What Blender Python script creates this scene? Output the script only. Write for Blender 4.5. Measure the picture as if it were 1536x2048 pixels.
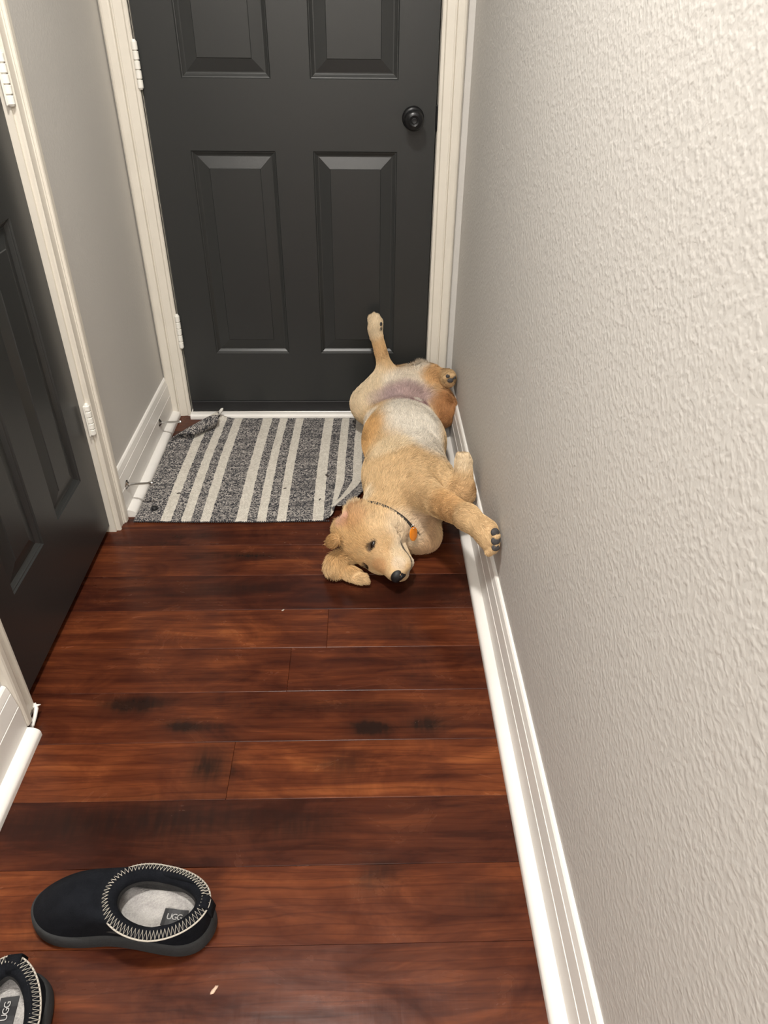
import bpy, bmesh, math, random
import numpy as np
from mathutils import Vector, Matrix

random.seed(7); rng = np.random.default_rng(7)
for o in list(bpy.data.objects): bpy.data.objects.remove(o, do_unlink=True)
S = bpy.context.scene; COL = S.collection

# ---------------------------------------------------------------- camera
cam_d = bpy.data.cameras.new('camera'); cam = bpy.data.objects.new('camera', cam_d); COL.objects.link(cam)
cam_d.sensor_fit = 'VERTICAL'; cam_d.sensor_height = 24.0; cam_d.lens = 1460.7 / 2048 * 24.0
cam_d.clip_start = 0.02
cr, cu, cd = Vector((.99965, -.0246, .00984)), Vector((.00606, .57367, .81906)), Vector((.02579, .81872, -.57362))
cam.matrix_world = Matrix(((cr.x, cu.x, -cd.x, .5529), (cr.y, cu.y, -cd.y, -2.3128), (cr.z, cu.z, -cd.z, 1.1976), (0, 0, 0, 1)))
S.camera = cam
# ---------------------------------------------------------------- world, lights, exposure
W = bpy.data.worlds.new('world'); S.world = W; W.use_nodes = True
W.node_tree.nodes['Background'].inputs[0].default_value = (1, .95, .88, 1)
W.node_tree.nodes['Background'].inputs[1].default_value = 0.05
S.view_settings.view_transform = 'Standard'; S.view_settings.look = 'None'
S.view_settings.exposure = 0.0; S.view_settings.gamma = 1.0; S.view_settings.use_curve_mapping = False
def area(name, loc, size, power, col):
    d = bpy.data.lights.new(name, 'AREA'); d.shape = 'DISK'; d.size = size; d.energy = power; d.color = col
    o = bpy.data.objects.new(name, d); COL.objects.link(o); o.location = loc; return o
area('ceiling_lamp', (.34, -1.50, 2.40), .20, 44.5, (1, .965, .91))
area('rear_fill_light', (.36, -3.95, 2.38), .9, 66, (1, .965, .925))  # added soft fill behind the camera, lifts the door end

# ---------------------------------------------------------------- node helpers
def mat(name, base=(.5, .5, .5), rough=.5, **kw):
    m = bpy.data.materials.new(name); m.use_nodes = True
    b = m.node_tree.nodes['Principled BSDF']
    b.inputs['Base Color'].default_value = (*base, 1); b.inputs['Roughness'].default_value = rough
    for k, v in kw.items(): b.inputs[k.replace('_', ' ')].default_value = v
    return m
def nd(m, t, **kw):
    n = m.node_tree.nodes.new(t)
    for k, v in kw.items(): setattr(n, k, v)
    return n
def lk(m, a, b): m.node_tree.links.new(a, b)
def put(m, sock, v):
    if hasattr(v, 'links'): lk(m, v, sock)
    else: sock.default_value = v
def mth(m, op, a, b=None, clamp=False):
    n = nd(m, 'ShaderNodeMath', operation=op); n.use_clamp = clamp; put(m, n.inputs[0], a)
    if b is not None: put(m, n.inputs[1], b)
    return n.outputs[0]
def mapr(m, v, a, b, c=0., d=1.):
    n = nd(m, 'ShaderNodeMapRange'); put(m, n.inputs[0], v)
    for i, x in enumerate((a, b, c, d)): n.inputs[i + 1].default_value = x
    return n.outputs[0]
def mix(m, f, a, b):
    n = nd(m, 'ShaderNodeMix', data_type='RGBA'); put(m, n.inputs[0], f)
    for i, x in ((6, a), (7, b)):
        put(m, n.inputs[i], (*x, 1) if isinstance(x, tuple) and len(x) == 3 else x)
    return n.outputs[2]
def pos(m): return nd(m, 'ShaderNodeNewGeometry').outputs['Position']
def scaled(m, v, s, off=None):
    n = nd(m, 'ShaderNodeMapping'); put(m, n.inputs[0], v); n.inputs['Scale'].default_value = s
    if off is not None: put(m, n.inputs['Location'], off)
    return n.outputs[0]
def noise(m, v, sc, det=3, rough=.55, dist=0):
    n = nd(m, 'ShaderNodeTexNoise'); put(m, n.inputs['Vector'], v); n.inputs['Scale'].default_value = sc
    n.inputs['Detail'].default_value = det; n.inputs['Roughness'].default_value = rough; n.inputs['Distortion'].default_value = dist
    return n.outputs['Fac']
def bump(m, h, strength=.5, dist=.001):
    n = nd(m, 'ShaderNodeBump'); put(m, n.inputs['Height'], h); n.inputs['Strength'].default_value = strength
    n.inputs['Distance'].default_value = dist
    lk(m, n.outputs[0], m.node_tree.nodes['Principled BSDF'].inputs['Normal'])
def bcol(m, c): lk(m, c, m.node_tree.nodes['Principled BSDF'].inputs['Base Color'])

# ---------------------------------------------------------------- materials
def wall_mat(name, strength):
    m = mat(name, (.56, .54, .51), .55)
    p = pos(m)
    n1 = noise(m, p, 125, 1.5, .5, .12); n2 = noise(m, p, 30, 1, .5)
    h = mth(m, 'ADD', mapr(m, n1, .40, .72), mth(m, 'MULTIPLY', n2, .7))
    h = mth(m, 'ADD', h, mth(m, 'MULTIPLY', noise(m, p, 300, 2), .10))
    bump(m, h, strength, .0022); return m
M_wall = wall_mat('painted_wall', .25)
M_wall2 = wall_mat('painted_wall_smoother', .10)
M_ceil = mat('ceiling_paint', (.84, .83, .81), .8)
def trim_mat(name, base, rough=.32):
    m = mat(name, base, rough); p = pos(m)
    bcol(m, mix(m, mapr(m, noise(m, p, 9, 4), .45, .75), base, tuple(c * .94 for c in base)))
    bump(m, noise(m, scaled(m, p, (60, 60, 8)), 3, 3), .12, .0008); return m
M_trim = trim_mat('cream_trim_paint', (.69, .645, .565))
M_base = trim_mat('white_trim_paint', (.78, .755, .715))
def door_mat():
    m = mat('charcoal_door_paint', (.0235, .0248, .0244), .33); p = pos(m)
    g = noise(m, scaled(m, p, (140, 140, 10)), 2, 4, .6, .8)
    bump(m, mth(m, 'ADD', g, mth(m, 'MULTIPLY', noise(m, p, 300, 2), .4)), .16, .0007); return m
M_door = door_mat()
M_black = mat('black_knob_metal', (.008, .008, .009), .30, Metallic=.3)
M_rubber = mat('black_rubber', (.006, .006, .007), .55)
M_chrome = mat('chrome', (.62, .61, .60), .16, Metallic=1.0)
M_paintmetal = mat('painted_hinge', (.80, .78, .72), .28)
M_alu = mat('threshold_metal', (.55, .53, .50), .35, Metallic=1.0)
M_dark = mat('dark_void', (.01, .01, .01), .8)

def wood_mat():
    m = mat('cherry_floor_wood', (.1, .02, .01), .27, Specular_IOR_Level=.22)
    p = pos(m); oi = nd(m, 'ShaderNodeObjectInfo')
    sep = nd(m, 'ShaderNodeSeparateColor'); lk(m, oi.outputs['Color'], sep.inputs[0])
    tone, dark, rnd = sep.outputs
    off = nd(m, 'ShaderNodeCombineXYZ'); put(m, off.inputs[0], mth(m, 'MULTIPLY', rnd, 37.)); put(m, off.inputs[2], mth(m, 'MULTIPLY', rnd, 11.))
    o = off.outputs[0]
    band = noise(m, scaled(m, p, (2.2, 22, 1), o), 1, 4, .6, 1.2)
    grain = noise(m, scaled(m, p, (7, 110, 1), o), 1, 3, .6, .3)
    blot = noise(m, scaled(m, p, (7, 13, 1), o), 1, 4, .62, .9)
    chat = noise(m, scaled(m, p, (95, 14, 1), o), 1, 2, .5)
    f = mth(m, 'ADD', mth(m, 'MULTIPLY', band, .55), mth(m, 'MULTIPLY', grain, .14))
    f = mth(m, 'ADD', f, mth(m, 'MULTIPLY', blot, .48))
    f = mth(m, 'ADD', f, mth(m, 'MULTIPLY', mth(m, 'SUBTRACT', tone, .5), .55))
    f = mapr(m, f, .34, .84)
    r = nd(m, 'ShaderNodeValToRGB'); lk(m, f, r.inputs[0])
    e = r.color_ramp.elements
    e[0].position = 0; e[0].color = (.017, .0052, .0032, 1); e[1].position = 1; e[1].color = (.205, .060, .0185, 1)
    for q, c in ((.32, (.042, .0102, .0050)), (.6, (.083, .0212, .0084)), (.8, (.128, .034, .0118))):
        x = e.new(q); x.color = (*c, 1)
    c = r.outputs[0]
    # growth rings: thin dark cathedral lines
    w = nd(m, 'ShaderNodeTexWave', wave_type='BANDS', bands_direction='Y'); put(m, w.inputs['Vector'], scaled(m, p, (1.0, 7, 1), o))
    w.inputs['Scale'].default_value = 3.2; w.inputs['Distortion'].default_value = 9; w.inputs['Detail'].default_value = 2.0
    w.inputs['Detail Scale'].default_value = 1.1
    c = mix(m, mth(m, 'MULTIPLY', mapr(m, w.outputs['Fac'],   .12, .0), .34), c, (.03, .007, .004))
    # dark knots and smoky stains that belong to particular boards
    sx = nd(m, 'ShaderNodeSeparateXYZ'); lk(m, p, sx.inputs[0])
    wob = mth(m, 'MULTIPLY', mth(m, 'SUBTRACT', blot, .5), .10)
    X = mth(m, 'ADD', sx.outputs[0], wob); Y = sx.outputs[1]
    tot = None
    for x, y, rx, ry, a in [(.25, -.80, .09, .014, .7), (.075, -1.293, .05, .020, .95), (.56, -1.358, .035, .018, 1.1), (.681, -1.352, .04, .02, .8),
                            (.255, -1.44, .035, .04, .7), (.512, -1.44, .04, .03, .45), (.03, -1.56, .16, .035, .65), (.25, -1.55, .13, .04, .45),
                            (.574, -1.657, .03, .03, .5), (.739, -1.70, .04, .02, .4), (.20, -1.35, .04, .014, .9), (.50, -1.30, .16, .015, .35),
                            (.25, -.93, .11, .02, .55), (.66, -.95, .10, .025, .55), (.62, -1.08, .05, .02, .4), (.43, -1.57, .08, .03, .4)]:
        d = mth(m, 'ADD', mth(m, 'POWER', mth(m, 'MULTIPLY', mth(m, 'ABSOLUTE', mth(m, 'SUBTRACT', X, x)), 1 / rx), 2.),
                mth(m, 'POWER', mth(m, 'MULTIPLY', mth(m, 'ABSOLUTE', mth(m, 'SUBTRACT', Y, y)), 1 / ry), 2.))
        g = mth(m, 'MULTIPLY', mth(m, 'EXPONENT', mth(m, 'MULTIPLY', d, -.75)), a * 1.35)
        tot = g if tot is None else mth(m, 'ADD', tot, g)
    st = mth(m, 'MULTIPLY', tot, mapr(m, mth(m, 'ADD', chat, mth(m, 'MULTIPLY', blot, .6)),   .62, .95, .78, 1.12), clamp=True)
    c = mix(m, mth(m, 'MULTIPLY', st, .92), c, (.010, .0055, .0042))
    c = mix(m, mth(m, 'MULTIPLY', dark, mapr(m, band, .35, .65, 1., .5)), c, (.022, .0065, .0045))
    bcol(m, c)
    h = mth(m, 'ADD', mth(m, 'MULTIPLY', chat, .35), mth(m, 'MULTIPLY', noise(m, scaled(m, p, (8, 16, 1), o), 1, 2), 1.))
    h = mth(m, 'ADD', h, mth(m, 'MULTIPLY', grain, .10))
    bump(m, h, .30, .0022)
    lk(m, mapr(m, blot, .3, .7, .20, .29), m.node_tree.nodes['Principled BSDF'].inputs['Roughness'])
    return m
M_wood = wood_mat()

# ---------------------------------------------------------------- object helpers
def tag(o, label=None, cat=None, group=None, kind=None):
    for k, v in (('label', label), ('category', cat), ('group', group), ('kind', kind)):
        if v: o[k] = v
    return o
def link(name, me, m=None, parent=None, smooth=False, angle=None):
    o = bpy.data.objects.new(name, me); COL.objects.link(o)
    if m is not None and not me.materials: me.materials.append(m)
    if parent is not None: o.parent = parent
    if smooth:
        me.polygons.foreach_set('use_smooth', [True] * len(me.polygons))
        if angle is not None: me.set_sharp_from_angle(angle=math.radians(angle))
    return o
def empty(name, loc=(0, 0, 0)):
    o = bpy.data.objects.new(name, None); COL.objects.link(o); o.location = loc; o.empty_display_size = .05; return o
def kid(name, me, m, parent, **kw):                # mesh given in world coordinates, parent unrotated at its own place
    o = link(name, me, m, parent, **kw)
    p = parent; off = Vector()
    while p: off += p.location; p = p.parent
    me.transform(Matrix.Translation(-off)); return o
def bm_mesh(bm, name='m'):
    bmesh.ops.recalc_face_normals(bm, faces=bm.faces)
    me = bpy.data.meshes.new(name); bm.to_mesh(me); bm.free(); return me
def box(x0, x1, y0, y1, z0, z1, bev=0, seg=1):
    bm = bmesh.new(); bmesh.ops.create_cube(bm, size=1)
    for v in bm.verts: v.co = Vector(((x0 + x1) / 2 + v.co.x * (x1 - x0), (y0 + y1) / 2 + v.co.y * (y1 - y0), (z0 + z1) / 2 + v.co.z * (z1 - z0)))
    if bev: bmesh.ops.bevel(bm, geom=bm.edges[:], offset=bev, segments=seg, affect='EDGES', profile=.5)
    return bm_mesh(bm)
def extrude(profile, a, b, fn):                    # closed 2D profile swept between parameter a and b; fn(u, v, t) -> xyz
    bm = bmesh.new(); A = [bm.verts.new(fn(u, v, a)) for u, v in profile]; B = [bm.verts.new(fn(u, v, b)) for u, v in profile]
    n = len(profile)
    for i in range(n): bm.faces.new((A[i], A[(i + 1) % n], B[(i + 1) % n], B[i]))
    bm.faces.new(A); bm.faces.new(B); return bm_mesh(bm)
def lathe(prof, origin, axis, n=32):               # prof: (radius, height along axis)
    bm = bmesh.new(); ax = Vector(axis).normalized(); e1 = ax.orthogonal().normalized(); e2 = ax.cross(e1); O = Vector(origin)
    rings = []
    for r, h in prof:
        rings.append([bm.verts.new(O + ax * h + (e1 * math.cos(2 * math.pi * k / n) + e2 * math.sin(2 * math.pi * k / n)) * max(r, 1e-5)) for k in range(n)])
    for a, b in zip(rings, rings[1:]):
        for k in range(n): bm.faces.new((a[k], a[(k + 1) % n], b[(k + 1) % n], b[k]))
    bm.faces.new(rings[0]); bm.faces.new(rings[-1]); return bm_mesh(bm)
def tube(pts, r, n=8, closed=False):
    bm = bmesh.new(); pts = [Vector(p) for p in pts]; N = len(pts); rings = []
    rr = r if hasattr(r, '__len__') else [r] * N
    for i, p in enumerate(pts):
        if closed: t = pts[(i + 1) % N] - pts[i - 1]
        else: t = pts[min(i + 1, N - 1)] - pts[max(i - 1, 0)]
        t.normalize(); e1 = t.cross(Vector((0, 0, 1)))
        if e1.length < .05: e1 = t.cross(Vector((1, 0, 0)))
        e1.normalize(); e2 = t.cross(e1)
        rings.append([bm.verts.new(p + (e1 * math.cos(2 * math.pi * k / n) + e2 * math.sin(2 * math.pi * k / n)) * rr[i]) for k in range(n)])
    for i in range(N if closed else N - 1):
        a, b = rings[i], rings[(i + 1) % N]
        for k in range(n): bm.faces.new((a[k], a[(k + 1) % n], b[(k + 1) % n], b[k]))
    if not closed: bm.faces.new(rings[0]); bm.faces.new(rings[-1])
    return bm_mesh(bm)

# ================================================================ SETTING
WL, WR = -.128, .850          # wall faces
YB = -4.6                     # wall behind the camera
# floor: sub-floor with every board a part of its own
floor = tag(link('floor', box(WL - .12, WR + .05, YB - .1, .25, -.12, -.0135), mat('subfloor', (.012, .005, .003), .9)), kind='structure',
            label='glossy reddish brown hardwood floor of wide hand scraped boards')
Y0, PW = -.753, .127
rows = {   # row index (0 = board just nearer than seam Y0): (joint x positions, [tone, dark] per piece)
    -6: ([], [(.5, .2)]), -5: ([], [(.45, .3)]), -4: ([], [(.5, .2)]), -3: ([], [(.5, .2)]), -2: ([], [(.45, .1)]), -1: ([], [(.44, .22)]),
    0: ([], [(.58, .12)]), 1: ([], [(.42, .40)]), 2: ([.464], [(.62, .0), (.60, .06)]), 3: ([.385], [(.55, .06), (.46, .05)]),
    4: ([], [(.54, .12)]), 5: ([.295], [(.64, .06), (.68, .04)]), 6: ([], [(.44, .38)]), 7: ([], [(.64, .05)]), 8: ([], [(.55, .10)])}
for k in range(-7, 31):
    ya, yb = Y0 - PW * (k + 1), Y0 - PW * k
    yb = min(yb, -.005)
    if ya > -.03: continue
    if ya < YB: break
    J, T = rows.get(k, ([random.uniform(0, .7)], [(random.uniform(.45, .7), random.uniform(0, .3)), (random.uniform(.45, .7), random.uniform(0, .3))]))
    xs = [WL - .06] + J + [WR]
    for x0, x1, (tn, dk) in zip(xs, xs[1:], T):
        dz = random.uniform(-.0004, .0)
        pl = link('plank', box(x0 + .00015, x1 - .00015, ya + .00015, yb - .00015, -.0135, dz, .0008), M_wood, floor)
        pl.color = (tn, dk, random.random(), 1)

ceiling = tag(link('ceiling', box(WL - .1, WR + .1, YB - .1, .2, 2.44, 2.54), M_ceil), kind='structure', label='plain white ceiling above the hallway')
tag(link('wall_right', box(WR, WR + .1, YB - .1, .14, -.12, 2.44), M_wall), kind='structure', label='long greige wall with knockdown texture on the right')
tag(link('wall_front', box(WL - .1, WR + .1, YB - .1, YB, -.12, 2.44), M_wall2), kind='structure', label='plain greige wall behind the viewer')
# left wall round the side door opening; back wall round the end door opening
LDf, LDn = -.687, -1.307      # side door opening, far and near edge
def join_boxes(bs):
    bm = bmesh.new()
    for b in bs:
        me = box(*b); bm.from_mesh(me); bpy.data.meshes.remove(me)
    return bm_mesh(bm)
tag(link('wall_left', join_boxes([(WL - .1, WL, LDf, .14, -.12, 2.44), (WL - .1, WL, YB - .1, LDn, -.12, 2.44), (WL - .1, WL, LDn, LDf, 2.06, 2.44)]), M_wall2),
    kind='structure', label='greige wall on the left holding the side door')
XL, XR = -.046, .758          # end door slab
tag(link('wall_back', join_boxes([(WL, XL - .004, 0, .14, -.12, 2.44), (XR + .004, WR, 0, .14, -.12, 2.44), (XL - .004, XR + .004, 0, .14, 2.05, 2.44)]), M_wall2),
    kind='structure', label='narrow greige wall around the end door')

# casings -----------------------------------------------------------
def casing_prof(w):
    s = w / .066
    return [(0, 0), (0, .009), (.003 * s, .0115), (.009 * s, .0118), (.011 * s, .0095), (.013 * s, .0078), (.033 * s, .0100), (.0345 * s, .0120), (.037 * s, .0122), (.0385 * s, .0105),
            (.040 * s, .0165), (.044 * s, .0178), (.057 * s, .0180), (.062 * s, .0165), (.066 * s, .012), (.066 * s, 0)]
PL = casing_prof(.072); PR = casing_prof(.066)
tag(link('trim_1', extrude(PL, 0, 2.12, lambda u, v, t: (XL - .006 - u, -v, t)), M_trim), kind='structure', label='cream door casing left of the end door')
tag(link('trim_2', extrude(PR, 0, 2.12, lambda u, v, t: (XR + .005 + u, -v, t)), M_trim), kind='structure', label='cream door casing right of the end door')
tag(link('trim_3', extrude(PR, XL - .006, XR + .005, lambda u, v, t: (t, -v, 2.054 + u)), M_trim), kind='structure', label='cream head casing above the end door')
PS = casing_prof(.062); PN = casing_prof(.054)
tag(link('trim_4', extrude(PS, 0, 2.12, lambda u, v, t: (WL + v, LDf + .003 + u, t)), M_trim), kind='structure', label='cream casing on the far side of the left door')
t5 = tag(link('trim_5', extrude(PN, .022, 2.12, lambda u, v, t: (WL + v, LDn - .003 - u, t)), M_trim), kind='structure', label='cream casing on the near side of the left door')
tag(link('trim_6', extrude(PS, LDn, LDf, lambda u, v, t: (WL + v, t, 2.06 + u)), M_trim), kind='structure', label='cream head casing above the left door')
# chipped, paint-blobbed foot of the near casing
kid('chipped_foot', tube([(-.117, -1.311, .030), (-.112, -1.318, .022), (-.112, -1.330, .014), (-.114, -1.345, .006), (-.116, -1.352, .0)], [.0035, .0045, .004, .0045, .004], 8), M_base, t5, smooth=True)
kid('paint_flake', tube([(-.106, -1.309, .024), (-.112, -1.314, .026), (-.117, -1.319, .027)], [.001, .0035, .002], 6), M_base, t5, smooth=True)

# baseboards ---------------------------------------------------------
BP = [(0, 0), (.016, 0), (.016, .0835), (.0140, .0845), (.0140, .0857), (.0153, .0868), (.0115, .1205), (.0098, .1214), (.0098, .1228), (.0108, .1240), (.0074, .1390), (.0045, .1425), (0, .143)]
SP = [(.016, 0), (.039, 0), (.039, .010)] + [(.016 + .023 * math.cos(a), .009 + .0145 * math.sin(a)) for a in [math.radians(x) for x in range(10, 91, 10)]]
def baseboard(name, label, sgn, wall, a, b):
    o = tag(link(name, extrude(BP, a, b, lambda u, v, t: (wall + sgn * u, t, v)), M_base), kind='structure', label=label)
    link('shoe_moulding', extrude(SP, a, b, lambda u, v, t: (wall + sgn * u, t, v)), M_base, o, smooth=True, angle=40); return o
baseboard('baseboard_right', 'white stepped baseboard with shoe moulding along the right wall', -1, WR, YB, -.001)
baseboard('baseboard_left', 'white stepped baseboard between the two doors', 1, WL, LDf + .066, -.001)
bn = baseboard('baseboard_left.001', 'white stepped baseboard at the left edge nearer than the left door', 1, WL, YB, LDn - .058)

# doors ---------------------------------------------------------------
def door(name, label, width, panels, z0, z1, fn, thick=.035):
    """fn(u, v, d): u across, v up, d depth behind the face"""
    us = sorted({0, width, *[p[0] for p in panels], *[p[1] for p in panels]}); vs = sorted({z0, z1, *[p[2] for p in panels], *[p[3] for p in panels]})
    bm = bmesh.new(); V = {}
    def v(u, w, d):
        k = (round(u, 5), round(w, 5), round(d, 5))
        if k not in V: V[k] = bm.verts.new(fn(u, w, d))
        return V[k]
    for a, b in zip(us, us[1:]):
        for c, e in zip(vs, vs[1:]):
            if any(abs(a - p[0]) < 1e-6 and abs(b - p[1]) < 1e-6 and c >= p[2] - 1e-6 and e <= p[3] + 1e-6 for p in panels): continue
            bm.faces.new((v(a, c, 0), v(b, c, 0), v(b, e, 0), v(a, e, 0)))
    P = [(0, z0), (width, z0), (width, z1), (0, z1)]
    for i in range(4):
        (a, c), (b, e) = P[i], P[(i + 1) % 4]; bm.faces.new([bm.verts.new(fn(*q)) for q in ((a, c, 0), (b, e, 0), (b, e, thick), (a, c, thick))])
    bm.faces.new([bm.verts.new(fn(a, c, thick)) for a, c in P])
    d = tag(link(name, bm_mesh(bm), M_door), kind='structure', label=label)
    PROF = [(0, 0), (.0025, .0030), (.005, .0036), (.0065, .0052), (.011, .0085), (.0135, .0100), (.016, .0100), (.0175, .0096), (.047, .0030), (.0485, .0012), (.051, .0012)]
    for p in panels:
        bm = bmesh.new(); rings = []
        for o, dep in PROF:
            rings.append([bm.verts.new(fn(*q, dep)) for q in ((p[0] + o, p[2] + o), (p[1] - o, p[2] + o), (p[1] - o, p[3] - o), (p[0] + o, p[3] - o))])
        for a, b in zip(rings, rings[1:]):
            for k in range(4): bm.faces.new((a[k], a[(k + 1) % 4], b[(k + 1) % 4], b[k]))
        bm.faces.new(rings[-1]); me = bm_mesh(bm)
        link('door_panel', me, M_door, d)
    return d
def hinge(parent, o, z0, z1, along, out, leaf):     # barrel of five knuckles with pin heads and the painted leaf edge
    o = Vector(o); along = Vector(along); out = Vector(out); n = 5; h = (z1 - z0) / n; o = o + out * .002
    hg = kid('hinge', lathe([(.0052, -.002), (.0062, .0), (.0062, .003), (.0048, .0035), (.0048, z1 - z0 - .003), (.0062, z1 - z0 - .0028), (.0062, z1 - z0), (.004, z1 - z0 + .0035)], o + Vector((0, 0, z0)), (0, 0, 1), 14), M_paintmetal, parent, smooth=True, angle=40)
    for k in range(n):
        kid('hinge_knuckle', lathe([(.0045, .0006), (.0070, .0012), (.0078, .0020), (.0078, h - .0024), (.0070, h - .0016), (.0045, h - .0010)], o + Vector((0, 0, z0 + k * h)), (0, 0, 1), 14), M_paintmetal, hg, smooth=True, angle=40)
    a = o - out * .004; b = a + along * leaf
    kid('hinge_leaf', box(min(a.x, b.x) - .0015, max(a.x, b.x) + .0015, min(a.y, b.y) - .0015, max(a.y, b.y) + .0015, z0, z1, .0006), M_paintmetal, hg)
    return hg
pz = [(.2276, .8413), (1.0196, 1.63), (1.72, 1.93)]
DW = XR - XL
d1 = door('door_1', 'charcoal grey six panel door closed at the end of the hallway', DW,
          [(a, b, c, e) for a, b in ((.1066, .3486), (DW - .3486, DW - .1066)) for c, e in pz], .053, 2.045, lambda u, v, d: (XL + u, d, v))
hinge(d1, (XL - .003, -.009, 0), .252, .362, (-1, 0, 0), (0, -1, 0), .012)
hinge(d1, (XL - .003, -.009, 0), .995, 1.105, (-1, 0, 0), (0, -1, 0), .012)
kid('door_sweep', box(XL + .001, XR - .001, -.004, .02, .0185, .0525, .001), M_rubber, d1)
KX, KZ = .694, .928
knob = kid('door_knob', lathe([(.0295, 0), (.0310, -.002), (.0305, -.005), (.026, -.009), (.0165, -.012), (.0125, -.016), (.0115, -.026), (.0150, -.031), (.0235, -.036),
      (.0270, -.043), (.0272, -.050), (.0245, -.057), (.0185, -.061), (.0135, -.0625), (.0125, -.0618)], (KX, 0, KZ), (0, 1, 0), 40), M_black, d1, smooth=True, angle=45)
knob['label'] = 'round black door knob'
kid('lock_button', lathe([(.0075, -.0610), (.0075, -.0655), (.0060, -.0668), (.0030, -.0660)], (KX, 0, KZ), (0, 1, 0), 20), M_rubber, knob, smooth=True, angle=45)
kid('latch', box(XR - .001, XR + .0062, -.006, .012, KZ - .033, KZ + .033, .003, 2), M_black, d1)
d2 = door('door_2', 'charcoal grey panelled side door closed in the left wall', .612,
          [(a, b, c, e) for a, b in ((.097, .262), (.350, .515)) for c, e in pz], .022, 2.045, lambda u, v, d: (-.142 - d, -.691 - u, v))
hinge(d2, (-.127, -.689, 0), .302, .384, (0, -1, 0), (1, 0, 0), .010)
hinge(d2, (-.127, -.689, 0), 1.025, 1.113, (0, -1, 0), (1, 0, 0), .010)
# jambs (behind both doors, closing the openings) and the threshold
tag(link('trim_7', join_boxes([(XL - .02, XL - .0035, .0, .13, 0, 2.05), (XR + .0035, XR + .02, .0, .13, 0, 2.05)]), M_trim), kind='structure', label='cream jamb lining of the end door')
tag(link('trim_8', join_boxes([(WL - .1, WL + .0005, LDf - .0035, LDf + .003, 0, 2.06), (WL - .1, WL + .0005, LDn - .003, LDn + .0035, 0, 2.06)]), M_trim), kind='structure', label='cream jamb lining of the left door')
tag(link('wall_outer', join_boxes([(WL - .4, WR + .2, .145, .2, -.12, 2.5), (WL - .2, WL - .13, YB, .2, -.12, 2.5)]), M_dark), kind='structure', label='dark space behind the doors')
TH = [(-.037, 0), (-.037, .0085), (-.0355, .0125), (-.032, .0155), (-.027, .0168), (.05, .0168), (.05, 0)]
th = tag(link('trim_9', extrude(TH, XL - .004, XR + .004, lambda u, v, t: (t, u, v)), M_base), kind='structure', label='white threshold strip under the end door')
kid('metal_strip', box(XL, XR, -.014, .03, .0165, .0185, .0006), M_alu, th)

# ================================================================ DOOR STOPS
def door_stop(y, z, label, tip_x, dz, dy):
    r = empty('door_stop', (WL + .016, y, z)); tag(r, label, 'door stop', 'chrome door stops on the left baseboard')
    a = Vector((WL + .0158, y, z)); ax = Vector((tip_x - a.x, dy, dz)); L = ax.length
    kid('base_plate', lathe([(.0135, 0), (.0140, .0012), (.0125, .0030), (.0085, .0042), (.0062, .0065), (.0052, .0075)], a, (1, 0, 0), 28), M_chrome, r, smooth=True, angle=40)
    kid('rod', lathe([(.0042, .004), (.0039, .012), (.0034, L - .012), (.0044, L - .010), (.0046, L - .004)], a, ax, 16), M_chrome, r, smooth=True, angle=40)
    kid('tip', lathe([(.0050, L - .004), (.0052, L - .001), (.0040, L + .002)], a, ax, 16), M_chrome, r, smooth=True, angle=40)
    return r
door_stop(-.189, .069, 'chrome rod door stop on the left baseboard by the end door', -.042, .006, -.006)
door_stop(-.583, .084, 'chrome rod door stop on the left baseboard above the near edge of the striped mat', -.040, .006, -.001)

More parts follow.
